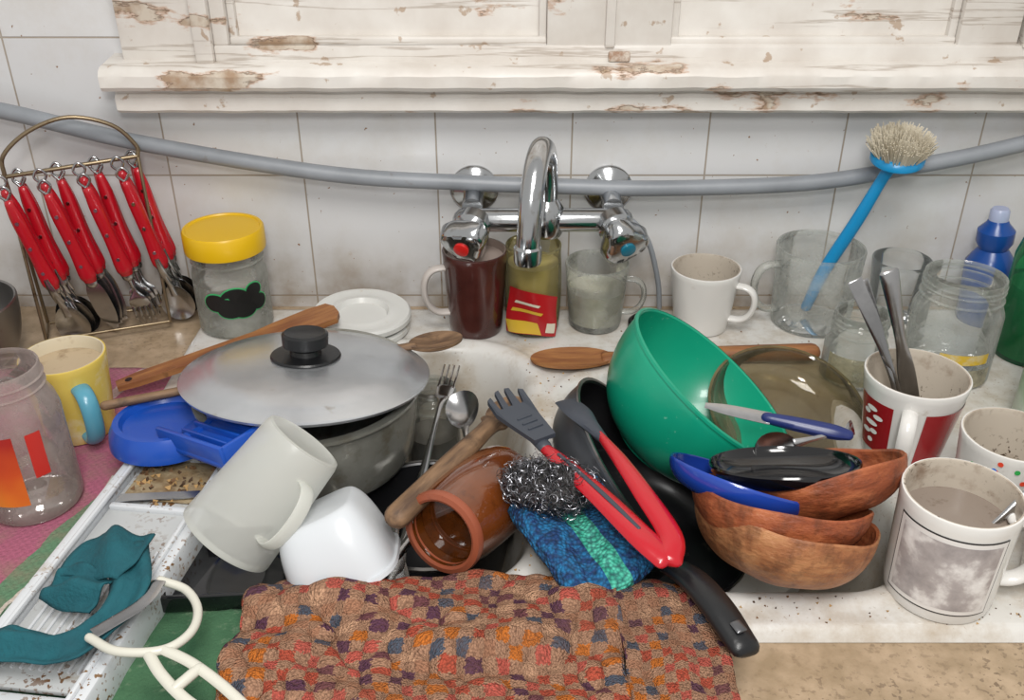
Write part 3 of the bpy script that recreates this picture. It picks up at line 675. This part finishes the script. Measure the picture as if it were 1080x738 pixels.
# brown mug lying
amb=pm("amber_brown_glaze",'#4f260f',.1,coat=.9,var='#743c18',vscale=14,dirt=('#2c1408',.4,40));terr=pm("terracotta_rim",'#8f4c34',.4,dirt=('#5a3020',.3,50))
b=B()
cup(b,.034,.031,.095,amb,pm("dark_amber_inner",'#3a1a08',.08,coat=1,var='#5a2e0c',vscale=25),w=.0055,shape=lambda t:lerp(.034,.032,t)+.003*math.sin(t*pi))
b.disc(.028,.080,pm("brown_liquid_glaze",'#2e1608',.05,coat=1,var='#5a2e10',vscale=40))
b.lathe([(.0335,.089),(.0340,.092),(.033,.0955),(.029,.0965),(.0270,.0955),(.0266,.09)],terr)
b.build("brown_glazed_mug",AX((-.006,-.374,.016),(-.49,-.85,.14)))
b=B();cup(b,.032,.038,.095,frost,w=.0018,thin=True);handle(b,.033,.036,.02,.07,-60,frost,out=.018,rad=(.002,.006));b.build("frosted_plastic_cup",AX((-.155,-.423,.092),(-.60,-.36,-.66)))
b=B()
def sq(a,r,z):
    c,s_=abs(math.cos(a)),abs(math.sin(a));k=(c**4+(s_*1.18)**4)**(-.25);return r*k,z
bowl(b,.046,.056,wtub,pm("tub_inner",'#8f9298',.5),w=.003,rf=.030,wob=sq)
b.lathe([(.045,-.004),(.0485,-.003),(.0485,0),(.045,.001)],wtub,seg=56,wob=sq)
b.build("white_plastic_tub",AX((-.122,-.466,.000),(.42,-.30,-.86),10))
b=B();b.rbox((.11,.075,.004),blackg,r=.002);
for s in (-1,1):b.rbox((.11,.004,.014),blackg,TR((0,s*.036,.006)),r=.0015);b.rbox((.004,.075,.014),blackg,TR((s*.054,0,.006)),r=.0015)
b.build("black_tray",TR((-.2,-.468,.003),(0,4,8)))
# ---------------------------------------------------------------- mandoline
b=B();bed=pm("mandoline_bed",'#b4b6b6',.4,dirt=('#8c7c62',.35,40),specks=('#6a4a2c',.56,240))
b.rbox((.072,.30,.004),bed,TR((0,0,.020)),r=.001)
for s in (-1,1):
    b.rbox((.009,.345,.030),wplastic,TR((s*.042,0,.016)),r=.003)
    b.rbox((.004,.335,.005),wplastic,TR((s*.0365,0,.031)),r=.002)
b.rbox((.090,.016,.024),wplastic,TR((0,.166,.014)),r=.004);b.rbox((.090,.03,.024),wplastic,TR((0,-.17,.014)),r=.004)
b.rbox((.062,.052,.002),pm("food_residue",'#9a8a6e',.6,var='#7c6648',vscale=60,dirt=('#5e4628',.5,90),bump=1,bscale=150),TR((0,.062,.0235)),r=.0008)
for k in range(90):
    s_=random.uniform(.0006,.0018);b.add([(s_,s_,s_),(s_*1.5,-s_,-s_),(-s_,s_,-s_),(-s_,-s_*1.3,s_)],[(0,1,2),(0,3,1),(0,2,3),(1,3,2)],random.choice(cm),TR((random.uniform(-.03,.03),random.gauss(.06,.018),.025),(random.random()*360,random.random()*360,0)))
Mb_=TR((0,.034,.0265),(4,0,0));b.prism([(-.031,-.006),(.031,.006),(.031,.014),(-.031,.003)],.0012,steel,Mb_)
b.rbox((.070,.006,.006),wplastic,TR((0,.092,.024)),r=.0015);b.rbox((.070,.006,.006),wplastic,TR((0,.026,.023)),r=.0015)
for k in range(9):b.rbox((.0018,.115,.002),wplastic,TR((-.026+.0065*k,-.078,.0228)),r=0)
b.build("mandoline_slicer",TR((-.286,-.445,0),(0,0,-7)))
bl2=pm("blue_guard_plastic",'#174aa8',.3,coat=.2,dirt=('#6c7fa8',.1,60))
b=B();S=Matrix.Scale(1.25,4)
b.lathe([(0,.006),(.028,.006),(.030,.010),(.034,.010),(.037,.004),(.038,-.002),(.038,-.006),(0,-.006)],bl2,S,40)
b.rbox((.072,.056,.007),bl2,S@TR((.046,-.020,.008),(6,-8,-38)),r=.003)
for s in (-1,1):b.rbox((.072,.004,.016),bl2,S@TR((.046,-.020,.013),(6,-8,-38))@TR((0,s*.026,0)),r=.0015)
b.rbox((.004,.052,.014),bl2,S@TR((.046,-.020,.013),(6,-8,-38))@TR((.034,0,0)),r=.0015)
for k in range(4):b.rbox((.05,.0025,.006),bl2,S@TR((.046,-.020,.013),(6,-8,-38))@TR((0,-.015+.01*k,0)),r=.001)
b.build("blue_food_guard",TR((-.296,-.332,.040),(-4,0,0)))
# teal cloth strip
tl=pm("teal_cloth",'#0f5862',.85,var='#0a4650',vscale=30,bump=.6,bscale=350)
b=B()
def band(E1_,E2_,K,M_):
    e1=catmull(E1_,K);e2=catmull(E2_,K);n=len(e1)
    def f(u,v):
        i=min(int(u*(n-1)+.5),n-1);p=e1[i].lerp(e2[i],v)
        return p+Vector((0,0,.004*math.sin(v*pi)+.003*math.sin(v*9+u*5)+.0035*noise.noise(Vector((p.x*60,p.y*60,1)))))
    b.grid(f,n-1,14,M_)
band([(-.252,-.500,.060),(-.240,-.535,.054),(-.248,-.563,.048),(-.272,-.592,.046),(-.318,-.590,.044),(-.348,-.578,.020),(-.380,-.57,.008)],
     [(-.280,-.510,.058),(-.270,-.533,.050),(-.274,-.551,.045),(-.291,-.566,.043),(-.325,-.559,.042),(-.350,-.550,.022),(-.380,-.54,.010)],8,tl)
band([(-.312,-.522,.046),(-.300,-.500,.056),(-.290,-.487,.060)],[(-.262,-.535,.056),(-.252,-.520,.066),(-.248,-.497,.062)],8,tl)
band([(-.306,-.516,.050),(-.285,-.522,.058),(-.266,-.533,.058)],[(-.318,-.535,.040),(-.298,-.545,.042),(-.277,-.552,.043)],8,tl)
b.build("teal_cloth_strip",solid=.0016,angle=80)
b=B();wp=pm("cream_plastic",'#c8c6ba',.35,dirt=('#a8987c',.25,40))
b.sweep([(-.264,-.580,.052),(-.242,-.592,.053),(-.215,-.590,.052),(-.203,-.574,.050),(-.205,-.552,.048),(-.218,-.534,.048),(-.236,-.529,.052)],[(.003,.003)]*7,wp,n=8)
b.sweep([(-.214,-.590,.052),(-.196,-.598,.050),(-.176,-.610,.046),(-.155,-.626,.042)],[(.0036,.003)]*4,wp);b.sweep([(-.222,-.594,.052),(-.210,-.608,.050),(-.190,-.624,.046),(-.160,-.640,.042)],[(.0036,.003)]*4,wp);b.sweep([(-.190,-.602,.049),(-.200,-.616,.048)],.0035,wp)
b.sweep([(-.262,-.577,.053),(-.24,-.554,.055),(-.236,-.532,.054)],[(.005,.0008)]*3,steel);b.build("vegetable_peeler")
# ---------------------------------------------------------------- left
b=B()
def js(t):
    return .037 if t<.70 else (lerp(.037,.030,sm((t-.70)/.14)) if t<.84 else .030)
cup(b,.036,.030,.130,gpink,w=.002,shape=js,thin=True)
for k in (.010,.018):b.lathe([(.030,.130-k-.001),(.0315,.130-k),(.030,.130-k+.001)],gpink)
def lab():
    m,nt,out=newmat("orange_label");L=nt.links
    p=N(nt,"ShaderNodeBsdfPrincipled");L.new(p.outputs[0],out.inputs[0]);p.inputs['Roughness'].default_value=.35
    tc=N(nt,"ShaderNodeTexCoord");sp=N(nt,"ShaderNodeSeparateXYZ");L.new(tc.outputs['Object'],sp.inputs[0])
    mu=N(nt,"ShaderNodeMath",operation='MULTIPLY');mu.inputs[1].default_value=9;L.new(sp.outputs[2],mu.inputs[0])
    n=noi(nt,18,2);ad=N(nt,"ShaderNodeMath",operation='MULTIPLY_ADD');L.new(n,ad.inputs[0]);ad.inputs[1].default_value=.5;L.new(mu.outputs[0],ad.inputs[2])
    L.new(ramp(nt,ad.outputs[0],[(.35,h('#d8942c')),(.5,h('#d87424')),(.7,h('#c24a1f')),(.95,h('#a0221c'))]),p.inputs['Base Color']);return m
b.patch(lambda z:.037,.022,.086,-150,-66,lab());b.patch(lambda z:.037,.045,.085,-52,-34,pm("label_red",'#b8281e',.4));b.build("labelled_glass_jar",TR((-.397,-.378,0)))
b=B();cup(b,.031,.037,.08,pm("yellow_ceramic",'#d2b858',.25,coat=.3,dirt=('#dcd6c2',.5,18)),pm("cream_inner",'#c9bea6',.4,dirt=('#8a6c4a',.4,40)),w=.003);b.disc(.033,.068,pm("cocoa_foam",'#b3a084',.6,dirt=('#7a6246',.5,60)))
handle(b,.033,.036,.010,.060,-50,pm("light_blue_handle",'#5596ac',.25),out=.022,rad=(.005,.008));b.build("yellow_cup",TR((-.402,-.272,0)))
b=B();bowl(b,.065,.07,steel_d,steel_d,rf=.04);b.build("metal_bowl",TR((-.575,-.145,.066)))
# cutlery rack
b=B();wire=pm("rack_wire",'#8a7a62',.35,.8,dirt=('#4a3420',.4,60))
E0=Vector((-.513,-.086,.180));E1=Vector((-.393,-.040,.187));dd=(E1-E0);dn=dd.normalized();side=Vector((-dn.y,dn.x,0))
b.sweep([E0,E1],.0022,wire,n=1)
b.sweep([E0+side*.0,E0+Vector((.004,0,.022)),E0.lerp(E1,.25)+Vector((0,0,.042)),E0.lerp(E1,.55)+Vector((0,0,.050)),E0.lerp(E1,.85)+Vector((0,0,.036)),E1+Vector((0,0,.012)),E1],.0022,wire,up=side)
for E in (E0,E1):
    for s in (-.022,.022):
        b.sweep([E,E+side*s*.4+Vector((0,0,-.05)),Vector((E.x,E.y,.002))+side*s],.0018,wire)
    b.sweep([Vector((E.x,E.y,.002))+side*-.022,Vector((E.x,E.y,.002))+side*.022],.0018,wire,n=1)
b.sweep([Vector((E0.x,E0.y,.002))+side*-.022,Vector((E1.x,E1.y,.002))+side*-.022],.0018,wire,n=1)
b.sweep([Vector((E0.x,E0.y,.002))+side*.022,Vector((E1.x,E1.y,.002))+side*.022],.0018,wire,n=1)
b.build("cutlery_rack_stand")
def redhandle(b,M):
    b.sweep([(0,0,.004),(.006,0,.012),(.001,0,.019),(-.006,0,.012),(-.001,0,.003)],.0014,steel,M,up=(0,1,0))
    b.sweep([(0,0,0),(0,0,-.02),(0,0,-.06),(0,0,-.092),(0,0,-.1)],[(.0045,.005),(.0058,.0072),(.0058,.007),(.0068,.009),(.0052,.0072)],red,M,up=(1,0,0),seg=12)
    for z in (-.02,-.05,-.08):
        b.lathe([(0,.0069),(.002,.0069),(.002,0)],steel,M@TR((0,0,z),(90,0,0)),8)
    b.sweep([(0,0,-.1),(0,0,-.106)],[(.0045,.0062)]*2,steel,M,up=(1,0,0))
kinds=['spoon','knife','fork','spoon']
for ci in range(4):
    c=E0.lerp(E1,.07+.29*ci);kind=kinds[ci]
    for k in range(4):
        b=B()
        M=Matrix.Translation((c.x-.002+(.0045,-.0045,.006,-.002)[k],c.y-.028+.015*k,c.z-.014-(.006,0,.002,.004)[k]))@Euler((math.radians(7-4*k),math.radians((-9,-12,-8,-11)[k]),math.radians(8+6*(k%2)))).to_matrix().to_4x4()
        redhandle(b,M)
        if kind=='spoon':
            b.sweep([(0,0,-.104),(0,0,-.12),(0,0,-.14)],[(.003,.002),(.0025,.0015),(.004,.001)],steel,M,up=(0,1,0))
            spoon(b,steel,.03,.023,.0175,.006,M@TR((0,0,-.150))@Euler((math.radians(90),0,0)).to_matrix().to_4x4()@Matrix.Rotation(math.radians(90),4,'Z'))
        elif kind=='knife':
            b.sweep([(0,0,-.104),(0,0,-.12),(.001,0,-.148),(.003,0,-.166)],[(.0006,.006),(.0006,.0105),(.0005,.010),(.0004,.003)],steel,M,up=(1,0,0),rnd=False)
        else:
            b.sweep([(0,0,-.104),(0,0,-.122),(0,-.002,-.135),(0,0,-.145)],[(.003,.002),(.0025,.0015),(.010,.001),(.011,.0009)],steel,M,up=(0,1,0))
            for t in range(4):b.sweep([((t-1.5)*.0062,0,-.143),((t-1.5)*.0062,-.002,-.156),((t-1.5)*.0058,.001,-.168)],[(.0018,.0009),(.0015,.0009),(.0008,.0006)],steel,M,seg=6,up=(0,1,0))
        b.build({'spoon':'red_handled_spoon','knife':'red_handled_knife','fork':'red_handled_fork'}[kind])
# ---------------------------------------------------------------- cloths
def towelmat():
    m,nt,out=newmat("patchwork_towel");L=nt.links
    p=N(nt,"ShaderNodeBsdfPrincipled");L.new(p.outputs[0],out.inputs[0]);p.inputs['Roughness'].default_value=.95;p.inputs['Specular IOR Level'].default_value=.1
    nz=N(nt,"ShaderNodeTexNoise");nz.inputs['Scale'].default_value=30;L.new(uvn(nt),nz.inputs['Vector'])
    sc=N(nt,"ShaderNodeVectorMath",operation='MULTIPLY');sc.inputs[1].default_value=(1/.0088,1/.0075,1);L.new(uvn(nt),sc.inputs[0])
    ad=N(nt,"ShaderNodeVectorMath",operation='MULTIPLY_ADD');L.new(nz.outputs['Color'],ad.inputs[0]);ad.inputs[1].default_value=(1.0,1.0,0);L.new(sc.outputs[0],ad.inputs[2])
    nz2=N(nt,"ShaderNodeTexNoise");nz2.inputs['Scale'].default_value=600;L.new(uvn(nt),nz2.inputs['Vector'])
    ad2=N(nt,"ShaderNodeVectorMath",operation='MULTIPLY_ADD');L.new(nz2.outputs['Color'],ad2.inputs[0]);ad2.inputs[1].default_value=(.6,.6,0);L.new(ad.outputs[0],ad2.inputs[2])
    fl=N(nt,"ShaderNodeVectorMath",operation='FLOOR');L.new(ad2.outputs[0],fl.inputs[0])
    wn=N(nt,"ShaderNodeTexWhiteNoise",noise_dimensions='2D');L.new(fl.outputs[0],wn.inputs['Vector'])
    cols=ramp(nt,wn.outputs['Value'],[(0,h('#b4523f')),(.2,h('#c4702f')),(.34,h('#5c3c50')),(.48,h('#a87a60')),(.58,h('#bf5c50')),(.76,h('#4e5866')),(.86,h('#70464c')),(.94,h('#c49a7c'))],'CONSTANT')
    mv=N(nt,"ShaderNodeVectorMath",operation='ADD');mv.inputs[1].default_value=(.5,.5,.5);L.new(fl.outputs[0],mv.inputs[0])
    ck=N(nt,"ShaderNodeTexChecker");ck.inputs['Scale'].default_value=1;L.new(mv.outputs[0],ck.inputs['Vector'])
    ck.inputs['Color1'].default_value=W1;ck.inputs['Color2'].default_value=K1
    c=mixc(nt,ck.outputs[0],h('#a98269'),cols)
    wv=N(nt,"ShaderNodeTexVoronoi");wv.inputs['Scale'].default_value=800;L.new(uvn(nt),wv.inputs['Vector'])
    c=mixc(nt,ramp(nt,wv.outputs['Distance'],[(.25,K1),(.9,(.6,.6,.6,1))]),c,h('#4d3328'))
    c=mixc(nt,ramp(nt,noi(nt,14,5),[(.45,K1),(.7,(.35,.35,.35,1))]),c,h('#6f5242'))
    L.new(c,p.inputs['Base Color'])
    n3=noi(nt,120,5)
    bq=N(nt,"ShaderNodeBump");bq.inputs['Distance'].default_value=.004;bq.inputs['Strength'].default_value=.7;L.new(n3,bq.inputs['Height'])
    bp=N(nt,"ShaderNodeBump",invert=True);bp.inputs['Distance'].default_value=.002;bp.inputs['Strength'].default_value=1
    L.new(wv.outputs['Distance'],bp.inputs['Height']);L.new(bq.outputs[0],bp.inputs['Normal']);L.new(bp.outputs[0],p.inputs['Normal']);return m
tm=towelmat()
def drape(x0,x1,y0,y1,z,amp,seed,skew=0,fine=.25):
    def f(u,v):
        y=lerp(y1,y0,v)+.008*noise.noise(Vector((u*4,seed,1)))*(1-v);x=lerp(x0,x1,u)+skew*v
        e=min(v*8,1)
        zz=z+amp*noise.noise(Vector((x*9+seed,y*26,seed)))+amp*.45*noise.noise(Vector((x*38,y*40,seed)))+amp*fine*noise.noise(Vector((x*90,y*80,seed)))
        zz-= (1-math.sqrt(max(0,1-(1-e)**2)))*z*.8
        if y<-.635:
            k=-.635-y;y=-.635-.012*math.sin(min(1,k/.02)*pi/2);zz-=max(0,k-.005)
        return (x+.006*noise.noise(Vector((y*20,seed,0))),y+.004*noise.noise(Vector((x*16,seed,3))),zz)
    return f
sheet("patterned_towel",drape(-.182,.075,-.80,-.488,.020,.012,3.1,-.006),150,160,tm,(.26,.31),thick=.007)
sheet("patterned_towel",drape(.068,.134,-.80,-.492,.025,.006,8.4,.010),60,160,tm,(.08,.31),thick=.006)
dgreen=pm("dark_green_cloth",'#48704f',.9,var='#2f583c',vscale=20,bump=.6,bscale=500,dirt=('#8a9a80',.45,60))
sheet("green_cloth",drape(-.36,-.165,-.80,-.50,.004,.004,5.5),60,80,dgreen,(.2,.3),thick=.003)
def pinkm():
    m,nt,out=newmat("pink_green_cloth");L=nt.links
    p=N(nt,"ShaderNodeBsdfPrincipled");L.new(p.outputs[0],out.inputs[0]);p.inputs['Roughness'].default_value=.95
    sp=N(nt,"ShaderNodeSeparateXYZ");L.new(uvn(nt),sp.inputs[0])
    n=noi(nt,30,3);ml=N(nt,"ShaderNodeMath",operation='MULTIPLY_ADD');L.new(n,ml.inputs[0]);ml.inputs[1].default_value=.03;L.new(sp.outputs[0],ml.inputs[2])
    mv=N(nt,"ShaderNodeMath",operation='MULTIPLY_ADD');L.new(sp.outputs[1],mv.inputs[0]);mv.inputs[1].default_value=-.35;mv.inputs[2].default_value=0;L.new(ml.outputs[0],mv.inputs[2])
    c=ramp(nt,mv.outputs[0],[(0,h('#a8647a')),(.28,h('#a8647a')),(.33,h('#bca09e')),(.36,h('#a85e76')),(.58,h('#5f8566')),(.63,h('#c9beb2')),(.68,h('#b07e88')),(.76,h('#b9ab9a'))],'CONSTANT')
    ck=N(nt,"ShaderNodeTexChecker");ck.inputs['Scale'].default_value=130;L.new(uvn(nt),ck.inputs['Vector'])
    c=mixc(nt,.22,c,ck.outputs[0],'MULTIPLY');c=mixc(nt,ramp(nt,noi(nt,40,6),[(.45,K1),(.7,(.6,.6,.6,1))]),c,h('#8a7464'))
    L.new(c,p.inputs['Base Color'])
    bp=N(nt,"ShaderNodeBump");bp.inputs['Distance'].default_value=.002;L.new(noi(nt,400,3),bp.inputs['Height']);L.new(bp.outputs[0],p.inputs['Normal']);return m
def fp(u,v):
    x=lerp(-.66,-.33,u);y=lerp(-.60,-.16,v)
    return (x,y,-.001+.003*noise.noise(Vector((x*20,y*20,1))))
sheet("pink_green_cloth",fp,60,80,pinkm(),(.8,1.0),thick=.003)
# ---------------------------------------------------------------- lights, world, camera
w=bpy.data.worlds.new("world");bpy.context.scene.world=w;w.use_nodes=True
w.node_tree.nodes["Background"].inputs[0].default_value=(1,.985,.955,1);w.node_tree.nodes["Background"].inputs[1].default_value=.56
def area(name,loc,tgt,size,power,col=(1,1,1)):
    l=bpy.data.lights.new(name,'AREA');l.size=size;l.energy=power;l.color=col
    o=bpy.data.objects.new(name,l);bpy.context.collection.objects.link(o);o.location=loc
    o.rotation_euler=(Vector(tgt)-Vector(loc)).to_track_quat('-Z','Y').to_euler()
area("overhead_area_light",(.1,-1.05,1.35),(0,-.2,0),.5,13.5,(1,.975,.94))  # large soft light added above the camera for overall brightness, no real fixture
area("flash_lamp",(.0,-1.15,.75),(0,-.1,.05),.15,4.6,(1,.99,.97))
cam=bpy.data.cameras.new("camera");co=bpy.data.objects.new("camera",cam);bpy.context.collection.objects.link(co)
cam.sensor_width=36;cam.lens=1000/1080*36;cam.clip_start=.01
co.location=(0,-1.007,.5);co.rotation_euler=(math.radians(60.5),0,0);bpy.context.scene.camera=co
bpy.context.scene.view_settings.view_transform='Standard'
